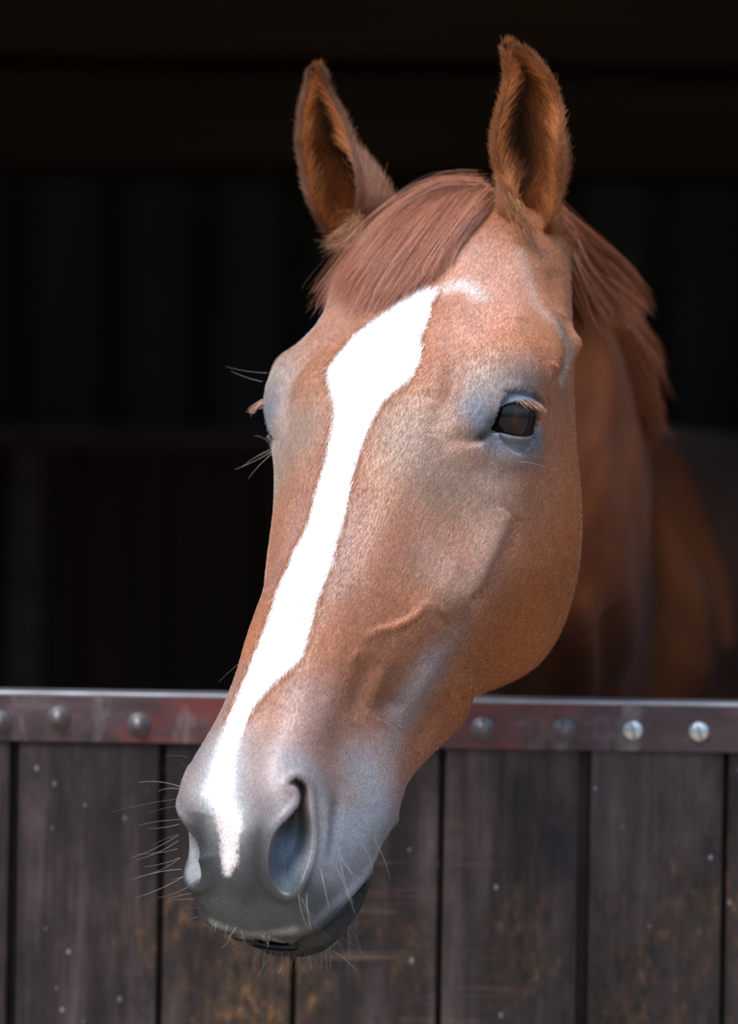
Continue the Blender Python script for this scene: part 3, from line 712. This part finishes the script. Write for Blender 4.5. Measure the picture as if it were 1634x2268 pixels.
# ------------------------------------------------------------------ eyes
def sphere(c,R,n=48,m=32,ax=None):
    a=np.linspace(0,np.pi,m);b=np.arange(n)/n*2*np.pi
    z=ax/np.linalg.norm(ax);x=np.cross(z,[0,0,1.]);x/=np.linalg.norm(x);y=np.cross(z,x)
    V=c+R*(np.cos(a)[:,None,None]*z+np.sin(a)[:,None,None]*(np.cos(b)[None,:,None]*x+np.sin(b)[None,:,None]*y))
    return V.reshape(-1,3),grid_faces(m,n)
def hv(v): return v[0]*HL+v[1]*HD+v[2]*HA

M_eye,t,b=mat_new('dark_eye')
tcn=t.nodes.new('ShaderNodeAttribute'); tcn.attribute_name='eye_zone'
t.links.new(tcn.outputs['Color'],b.inputs['Base Color']); b.inputs['Roughness'].default_value=.03; b.inputs['IOR'].default_value=1.38; b.inputs['Specular IOR Level'].default_value=.5
M_lid=plain('lid_rim',(.016,.017,.019),.32)
for E_ in EYE_DATA:
    c,n,e1,e2,cen,R=E_['c'],E_['n'],E_['e1'],E_['e2'],E_['cen'],E_['R']
    V,Fq=sphere(h2w(cen[None])[0],R,96,64,ax=hv(n))
    me=mesh_np('eye',V,Fq)
    q=(w2h(V)-cen)/R; x=q@e1;y=q@e2;z=q@n; rr=np.hypot(x,y)
    colE=np.broadcast_to(np.array([.030,.014,.007]),V.shape).copy()                       # iris
    pk=np.clip(1.5-np.sqrt((x/.40)**2+(y/.30)**2)*1.2,0,1)*(z>0); colE=colE*.75*(1-pk)[:,None]+np.array([.004,.005,.009])*pk[:,None]
    rk=np.where(z<0,1,np.clip((rr-.52)/.12,0,1)); colE=colE*(1-rk)[:,None]+np.array([.006,.004,.004])*rk[:,None]
    a=me.color_attributes.new('eye_zone','FLOAT_COLOR','POINT'); a.data.foreach_set('color',np.c_[colE,np.ones(len(V))].astype(np.float32).ravel())
    eye_o=new_obj('eye',me,M_eye,horse); eye_o['label']='glossy dark brown eye'
    # lid rims: a wet dark edge all round, hugging the ball
    pl=E_['poly']; k=len(pl)
    def on_ball(p,dr): 
        h_=np.sqrt(np.maximum((R+dr)**2-(p-np.array([(cen-c)@e1,(cen-c)@e2]))@(p-np.array([(cen-c)@e1,(cen-c)@e2])),1e-7))
        return c+e1*p[0]+e2*p[1]+n*((cen-c)@n+h_)
    ctr=pl.mean(0)
    def lid_ring(name,offs,mat):
        """lofted band following the opening: offs = [(outward mm, height mm)]"""
        rows=[]
        for o_,hh_ in offs:
            nrm2=np.roll(pl,-1,0)-np.roll(pl,1,0); nrm2=np.stack([nrm2[:,1],-nrm2[:,0]],1); nrm2/=np.linalg.norm(nrm2,axis=1,keepdims=True)
            if ((pl-ctr)*nrm2).sum()<0: nrm2=-nrm2
            rows.append(h2w(np.array([on_ball(p+m_*o_*.001,hh_*.001) for p,m_ in zip(pl,nrm2)])))
        rows=np.array(rows); return new_obj(name,mesh_np(name,rows.reshape(-1,3),grid_faces(len(offs),k)),mat,horse)
    lid_ring('eyelid_rim',[(-1.6,-.6),(-1.4,.6),(-.7,1.5),(.4,2.2),(1.5,2.6),(2.2,2.2),(2.4,.5)],M_lid)
    # lashes on the upper lid
    w2=h2w(np.array([on_ball(p,.002) for p in pl])); order=np.argsort(-w2[:,2])
    xr_=(pl[:,0]-pl[:,0].min())/np.ptp(pl[:,0]); xr_=xr_ if n[0]>0 else 1-xr_
    up_i=[q_ for q_ in range(k) if w2[q_,2]>np.median(w2[:,2])+.001 and xr_[q_]>.38]
    L_=[]
    nw=hv(n)
    for _ in range(130):
        b0=w2[RNG.choice(up_i)]+RNG.normal(0,.0009,3)+nw*.0008
        side=np.sign(n[0]); 
        d=unit(nw*RNG.uniform(.7,1.0)+HL*side*RNG.uniform(.1,.5)+np.array([.35*side,0,-RNG.uniform(.35,.8)]))
        ln_=RNG.uniform(.0045,.0085); s=np.linspace(0,1,6)[:,None]
        L_.append(b0+d*ln_*s+np.array([0,0,-.0015])*s**2)
    hairs_later.append(('eyelashes',np.array(L_),.00013,.00004,[(.33,.15,.08) if RNG.random()<.7 else (.05,.03,.025) for _ in L_],'W'))
# ------------------------------------------------------------------ hair
def hair_mat(name,rough=.48,spec=.3,trans=0):
    m,t,b=mat_new(name); a=t.nodes.new('ShaderNodeAttribute'); a.attribute_name='strand'
    t.links.new(a.outputs['Color'],b.inputs['Base Color']); b.inputs['Roughness'].default_value=rough; b.inputs['Specular IOR Level'].default_value=spec
    return m
M_fur=hair_mat('short_coat_hair'); M_mane=hair_mat('long_hair',.42,.32); M_whisk=hair_mat('whisker',.3,.5)
def hairs(name,P,r0,r1,colr,mat,parent=None):
    """P (n,k,3) world points"""
    P=np.asarray(P,np.float32); n,k,_=P.shape
    hc=bpy.data.hair_curves.new(name); hc.add_curves([k]*n)
    hc.points.foreach_set('position',P.ravel())
    s=np.linspace(0,1,k)[None,:]; r=(np.broadcast_to(np.asarray(r0).reshape(-1,1),(n,1))*(1-s)+np.broadcast_to(np.asarray(r1).reshape(-1,1),(n,1))*s).astype(np.float32)
    a=hc.attributes.get('radius') or hc.attributes.new('radius','FLOAT','POINT'); a.data.foreach_set('value',r.ravel())
    colr=np.broadcast_to(np.asarray(colr,float),(n,3))
    a=hc.attributes.new('strand','FLOAT_COLOR','CURVE'); a.data.foreach_set('color',np.c_[colr,np.ones(n)].astype(np.float32).ravel())
    o=bpy.data.objects.new(name,hc); scene.collection.objects.link(o); hc.materials.append(mat)
    if parent: o.parent=parent
    o['kind']='stuff'
    return o
def quad_sample(Gd,N,weight):
    """random points on a grid surface: position, normal, row direction, (i,j)"""
    A=Gd[:-1];d1=np.roll(Gd,-1,1)[:-1]-A;d2=Gd[1:]-A
    ar=np.linalg.norm(np.cross(d1,d2),axis=-1)*weight[:-1]
    c=np.cumsum(ar.ravel());k=np.searchsorted(c,RNG.random(N)*c[-1]); i,j=np.unravel_index(k,ar.shape); j2=(j+1)%Gd.shape[1]
    f=RNG.random((N,1));g=RNG.random((N,1))
    P=(Gd[i,j]*(1-f)+Gd[i,j2]*f)*(1-g)+(Gd[i+1,j]*(1-f)+Gd[i+1,j2]*f)*g
    return P,i,j
# short coat of the head
NCOAT=380000
wt=np.ones((NR,NC))*(1-sm(W_,.30,.36)*.55)*(NOSTRIL_MASK<.2)
for E_ in EYE_DATA:
    q=G-E_['c']; Qe=np.stack([q@E_['e1'],q@E_['e2']],-1); wt*=~((poly_in(Qe,[tuple(p*1.12) for p in E_['poly']]))&(np.linalg.norm(q,axis=-1)<.04))
for E_ in EYE_DATA: wt*=1-.93*np.exp(-(np.linalg.norm(G-E_['c'],axis=-1)/.0265)**6)
wt*=np.where(FRONT,1,.4)
P,i,j=quad_sample(G,NCOAT,wt)
NRM=normals(G); n_=NRM[i,j]; tg=np.gradient(G,axis=0)[i,j]
tg=unit(tg-n_*(tg*n_).sum(1,keepdims=True))
sd_=np.cross(n_,tg); tg=unit(tg+sd_*RNG.normal(0,.22,(NCOAT,1)))
ln=(.0040-.0022*sm(P[:,2],.22,.33))*RNG.uniform(.7,1.25,NCOAT)
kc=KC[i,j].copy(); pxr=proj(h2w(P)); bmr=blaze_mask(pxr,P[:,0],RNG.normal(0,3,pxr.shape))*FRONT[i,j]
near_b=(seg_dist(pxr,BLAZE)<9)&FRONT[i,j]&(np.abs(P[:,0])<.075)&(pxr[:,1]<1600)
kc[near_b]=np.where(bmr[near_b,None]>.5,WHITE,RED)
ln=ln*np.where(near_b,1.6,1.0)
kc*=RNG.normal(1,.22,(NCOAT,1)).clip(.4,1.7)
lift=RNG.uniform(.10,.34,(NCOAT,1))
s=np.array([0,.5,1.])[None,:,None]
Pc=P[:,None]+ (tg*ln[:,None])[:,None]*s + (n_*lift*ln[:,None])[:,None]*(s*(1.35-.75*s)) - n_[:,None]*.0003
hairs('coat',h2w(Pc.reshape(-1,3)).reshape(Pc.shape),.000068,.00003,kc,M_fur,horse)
# grains of sand caught in the coat, thickest on the bony ridges
DM=.35*sm(-V_,-.03,.08)+.12
for pts,k_ in (([(1150,560),(1175,640),(1215,700),(1262,760),(1255,800),(1240,840)],7),([(742,620),(700,700),(660,768),(620,800),(578,850)],7),([(602,960),(604,1080),(596,1220)],6),([(1275,900),(1285,1080),(1280,1250)],1.)):
    L=line3([pick(*p) for p in pts],.002); m,d,t_=near(L,.02); DM[m]+=k_*np.exp(-(d/.0055)**2)
DM*=FRONT*(1-sm(W_,.24,.32))*(1-.9*np.exp(-(np.linalg.norm(G-EYE_DATA[0]['c'],axis=-1)/.03)**4))*(bm<.5)
ND=16000; P,i,j=quad_sample(G,ND,DM); n_=NRM[i,j]
s=np.array([0,1.])[None,:,None]; P=P+n_*.0006
Pc=P[:,None]+unit(RNG.normal(0,1,(ND,3)))[:,None]*RNG.uniform(.0002,.0005,(ND,1,1))*s
hairs('sand_grains',h2w(Pc.reshape(-1,3)).reshape(Pc.shape),.00013,.00011,np.array([.58,.53,.47])*RNG.uniform(.6,1.25,(ND,1)),M_fur,horse)
# long hair from guide paths
def d_at(px,py,off=0.):
    d=(PIX[...,0]-px)**2+(PIX[...,1]-py)**2; d=np.where(FRONT,d,1e9); ij=np.unravel_index(np.argmin(d),d.shape)
    return h2w(G[ij][None])[0][1]-CY-off
def guide(pts,lift,n=24,Dfix=None):
    P=np.array([at(x,y,(d_at(x,y,lift[k] if hasattr(lift,'__len__') else lift) if Dfix is None else Dfix[k])) for k,(x,y) in enumerate(pts)])
    return spline1(P,np.linspace(0,len(P)-1,n),False)
def strands(guides,N,spread,clump=14,curl=.0,lenvar=.25,k=24):
    """interpolate neighbouring guides, then gather the strands in small locks"""
    Gd=np.array(guides); M=len(Gd); out=[]
    nl=max(1,N//clump); s=np.linspace(0,1,k)
    for _ in range(nl):
        u=RNG.random()*(M-1);a=min(int(u),M-2);f=u-a
        base=Gd[a]*(1-f)+Gd[a+1]*f
        off=RNG.normal(0,spread,3); wob=RNG.normal(0,1,3)*spread*1.3; ph=RNG.random()*6
        lock=base+off+np.sin(s*5+ph)[:,None]*wob*s[:,None]
        L=1-RNG.random()*lenvar
        for __ in range(clump):
            l2=L*(1-RNG.random()*.15); tt=np.linspace(0,l2,k)*(k-1)
            a_=np.clip(tt.astype(int),0,k-2); ff=(tt-a_)[:,None]
            o=RNG.normal(0,spread*.45,3)
            out.append(lock[a_]*(1-ff)+lock[a_+1]*ff+o*(1-.45*s)[:,None]+RNG.normal(0,spread*.25,3)*(s**2)[:,None])
    return np.array(out)
FG=[guide([(1048,412),(985,408),(920,434),(850,480),(790,545),(735,610),(690,668)],[.004,.012,.014,.014,.012,.008,.006]),
    guide([(1052,416),(985,420),(915,452),(850,522),(800,590),(755,645),(715,700)],[.004,.010,.012,.011,.009,.006,.004]),
    guide([(1058,420),(1000,433),(930,480),(870,550),(825,615),(790,670),(765,705)],[.004,.010,.011,.010,.008,.005,.003]),
    guide([(1064,418),(1015,440),(955,500),(905,570),(870,625),(845,670),(825,700)],[.004,.009,.010,.009,.007,.004,.003]),
    guide([(1072,425),(1030,455),(985,515),(945,575),(915,620),(895,650),(880,672)],[.004,.008,.009,.008,.006,.004,.003]),
    guide([(1080,435),(1050,465),(1015,510),(985,555),(965,590),(955,610),(945,630)],[.004,.007,.008,.006,.005,.003,.002]),
    guide([(1090,445),(1068,470),(1040,500),(1015,530),(1000,555),(990,575),(985,590)],[.004,.006,.006,.005,.004,.003,.002])]
FL=np.concatenate([strands(FG,9500,.0023,5,lenvar=.45),strands(FG,1300,.0042,2,lenvar=.06)])
def hair_cols(n,c,j=.22,alt=None,pa=.15):
    k=np.array(c)*np.exp(RNG.normal(0,j,(n,1)))
    if alt is not None: m=RNG.random(n)<pa; k[m]=np.array(alt)*np.exp(RNG.normal(0,j,(m.sum(),1)))
    return k
hairs('forelock',FL,.000080,.00003,hair_cols(len(FL),(.33,.115,.060),.42,(.50,.27,.20),.24),M_mane,horse)
MG=[guide([(1225,470),(1275,505),(1330,545),(1385,600),(1445,690)],0,Dfix=[2.70,2.72,2.76,2.80,2.84]),
    guide([(1235,490),(1275,540),(1320,590),(1370,645),(1425,705)],0,Dfix=[2.69,2.70,2.74,2.77,2.80]),
    guide([(1245,520),(1270,570),(1305,625),(1345,680),(1395,735)],0,Dfix=[2.69,2.69,2.71,2.74,2.77]),
    guide([(1250,560),(1265,600),(1290,645),(1320,695),(1350,735)],0,Dfix=[2.69,2.68,2.69,2.71,2.73])]
M1=strands(MG,5200,.0035,16)
MG2=[guide([(1320,600),(1375,670),(1420,740),(1450,800),(1468,870)],0,Dfix=[2.82,2.86,2.88,2.90,2.92]),
     guide([(1310,620),(1355,700),(1395,770),(1425,840),(1445,910)],0,Dfix=[2.82,2.85,2.88,2.91,2.94]),
     guide([(1330,680),(1375,770),(1415,860),(1440,930),(1460,985)],0,Dfix=[2.86,2.90,2.94,2.98,3.02]),
     guide([(1320,690),(1350,770),(1385,850),(1415,920),(1445,985)],0,Dfix=[2.84,2.88,2.92,2.97,3.02])]
M2=strands(MG2,4200,.004,16)
MM=np.concatenate([M1,M2]); hairs('mane',MM,.00016,.00006,hair_cols(len(MM),(.29,.085,.034),.35,(.38,.20,.15),.2),M_mane,horse)
# ear fur
def ear_fur(name,n_in,n_rim,dirsign):
    outer,inner=EAR[name]; n,m,_=inner.shape
    i=RNG.integers(7,n-2,n_in); j=RNG.integers(1,m-1,n_in)
    p=inner[i,j]; cen=inner.mean(1)[i]
    nr_=unit(cen-p); up=unit(inner[i-3,j]-inner[np.minimum(i+1,n-1),j])
    f=np.abs(j/(m-1)-(.60 if name=='L' else .44))*2; fr=i/(n-1)
    ln=(.009+.008*fr)*RNG.uniform(.6,1.3,n_in)*np.clip(.25+fr*6,0,1)
    d=unit(up*.8+nr_*(.30+.3*fr)[:,None]+np.array([0,-.45,0])*(.4+fr)[:,None]+RNG.normal(0,.25,(n_in,3)))
    s=np.linspace(0,1,5)[None,:,None]
    P=p[:,None]+d[:,None]*ln[:,None,None]*s+(up*.5)[:,None]*ln[:,None,None]*s**2*.6
    dk=np.exp(-(f/(.30-.20*sm(fr,.45,.75)))**2)  # fur takes the same painted shade towards the deep middle
    c=(np.array([.40,.115,.030])*(1-fr[:,None])+np.array([.44,.175,.060])*fr[:,None])*(1-dk[:,None])+np.array([.05,.022,.012])*dk[:,None]
    tip=np.exp(-(fr/.14)**2)[:,None]; c=c*(1-.6*tip)+np.array([.05,.025,.018])*.6*tip
    c=c*np.exp(RNG.normal(0,.38,(n_in,1)))
    # short fringe along both rims and over the outside
    i2=RNG.integers(2,n-1,n_rim); j2=np.where(RNG.random(n_rim)<.55,RNG.choice([0,1,2,m-3,m-2,m-1],n_rim),RNG.integers(0,m,n_rim))
    p2=outer[i2,j2]; out=unit(p2-inner.mean(1)[i2]); up2=unit(outer[np.maximum(i2-3,0),j2]-outer[i2,j2]+1e-9)
    ln2=RNG.uniform(.004,.0085,n_rim)*np.clip(.35+(i2/(n-1))*6,0,1)
    d2=unit(up2*.9+out*.45+RNG.normal(0,.2,(n_rim,3)))
    P2=p2[:,None]+d2[:,None]*ln2[:,None,None]*s
    fr2=(i2/(n-1))[:,None]; tip2=np.exp(-(fr2/.14)**2)
    c2=np.broadcast_to(np.array([.33,.125,.05]) if name=='L' else np.array([.25,.12,.08]),(n_rim,3))*(1-.6*tip2)+np.array([.05,.03,.025])*.6*tip2
    c2=c2*np.exp(RNG.normal(0,.25,(n_rim,1)))
    return np.concatenate([P,P2]),np.concatenate([c,c2])
for nm in ('L','R'):
    P,c=ear_fur(nm,15000,14000,1); hairs('ear_fur',P,.00010,.00003,c,M_fur,horse)


# tufts at the ear openings
def flow_fur(S,s0,s1,l0,l1,k=7):
    """short hairs lying along longer guide strands"""
    n,K,_=S.shape; a=RNG.uniform(s0,s1,n); L=RNG.uniform(l0,l1,n); t_=(a[:,None]+L[:,None]*np.linspace(0,1,k)[None,:]).clip(0,1)*(K-1)
    q=np.clip(t_.astype(int),0,K-2); f=(t_-q)[...,None]; r=np.arange(n)[:,None]
    return S[r,q]*(1-f)+S[r,q+1]*f
def tuft(guides,D,N,c,spread=.0016,alt=None):
    S=strands([guide(g_,0,Dfix=[D-.0015*k for k in range(len(g_))],n=24) for g_ in guides],int(N*1.6),spread*.9,2,lenvar=.1)
    S=flow_fur(S,-.15,.75,.22,.5); S=S+(np.linspace(0,1,7)[None,:,None]**1.5)*RNG.normal(0,.0028,(len(S),1,3))
    hairs('ear_tuft',S,.00008,.00002,hair_cols(len(S),c,.4,alt,.3),M_fur,horse)
EL=DL-.012; ER=DR-.012
tuft([[(1130,440),(1145,470),(1165,500),(1185,535)],[(1150,450),(1165,480),(1182,505),(1196,540)],[(1120,430),(1130,470),(1150,515),(1178,550)]],EL-.012,420,(.34,.14,.05),.002,(.05,.025,.015))
tuft([[(795,470),(775,490),(748,510),(715,528)],[(798,490),(775,515),(745,538),(708,552)],[(800,515),(780,535),(750,552),(712,560)]],ER-.016,260,(.34,.14,.055),.0026,(.42,.24,.13))
for nm,P,r0,r1,c,_m in hairs_later: hairs(nm,P,r0,r1,c,M_whisk,horse)
# whiskers and chin hairs: root pixel, tip pixel, sag
WH=[(405,1768,250,1798,6),(402,1785,330,1800,5),(397,1815,305,1828,4),(397,1825,325,1835,-6),(394,1850,290,1900,-8),(394,1848,335,1873,3),(393,1880,305,1892,-6),(398,1900,318,1920,-6),(399,1900,308,1942,-12),(402,1925,292,1948,8),
(408,1940,302,1988,-8),(408,1942,380,1950,2),(420,1962,350,1988,-8),(425,1978,375,1990,2),(430,1990,380,1992,-2),(437,2010,415,2012,0),(416,1677,365,1676,6),(415,1712,400,1690,10),(407,1750,350,1752,10),(405,1745,306,1733,14),
(395,1862,300,1905,-10),(440,2030,420,2036,0),(520,2068,490,2100,-4),(512,2066,500,2082,0),(545,2078,548,2105,2)]
for _ in range(46):
    t_=RNG.random(); x=560+t_*240; y=np.interp(x,[560,610,659,703,743,774,800],[2085,2106,2117,2114,2088,2048,2000])
    L_=RNG.uniform(18,85); WH.append((x,y,x+RNG.normal(-8,16)+ (x-680)*.12,y+L_*.85,RNG.normal(0,5)))
for _ in range(13):
    t_=RNG.random(); x=640+t_*190; y=1990-t_*130+RNG.normal(0,22)
    WH.append((x,y,x+RNG.normal(30,30),y+RNG.uniform(40,110),RNG.normal(0,12)))
for _ in range(16):
    t_=RNG.random(); x=470+t_*160; y=2045+t_*45+RNG.normal(0,6); WH.append((x,y-4,x+RNG.normal(-8,10),y+RNG.uniform(10,28),2))
WH+=[(592,826,500,812,-6),(580,845,512,822,-5),(600,992,562,965,16),(600,995,535,1035,6),(603,1000,520,1040,-4),(604,1004,550,1060,6),(603,998,570,1012,2),(533,1466,483,1512,2),(735,2105,790,2150,-6),(760,2078,815,2122,-5),(1150,1022,1215,1036,-4),(1165,1010,1235,1020,-5)]
WP=[]
LT=[]
for _ in range(70):
    x0,y0=584+RNG.normal(0,3),893+RNG.normal(0,4); x1,y1=556+RNG.normal(0,5),911+RNG.normal(0,4); D0=d_at(588,890)+.003
    p0=at(x0,y0,D0);p2=at(x1,y1,D0-.004);p1=(p0+p2)/2+np.array([0,0,.0012]); s=np.linspace(0,1,6)[:,None]; LT.append(p0*(1-s)**2+2*p1*s*(1-s)+p2*s**2)
hairs('eyelashes',np.array(LT),.00013,.00004,hair_cols(len(LT),(.42,.20,.10),.3,(.45,.36,.33),.3),M_whisk,horse)
for x0,y0,x1,y1,sag in WH:
    D0=d_at(x0,y0); L_=math.hypot(x1-x0,y1-y0)
    lift=.25*L_*D0/F if x0>450 else 0
    p0=at(x0,y0,D0+.0004);p2=at(x1,y1,D0-lift); n_x,n_y=-(y1-y0)/max(L_,1),(x1-x0)/max(L_,1)
    p1=at((x0+x1)/2+n_x*sag,(y0+y1)/2+n_y*sag,D0-lift*.6)
    s=np.linspace(0,1,10)[:,None]; WP.append(p0*(1-s)**2+2*p1*s*(1-s)+p2*s**2)
hairs('whiskers',np.array(WP),.00013,.00004,hair_cols(len(WP),(.26,.24,.21),.3,(.08,.07,.06),.3),M_whisk,horse)
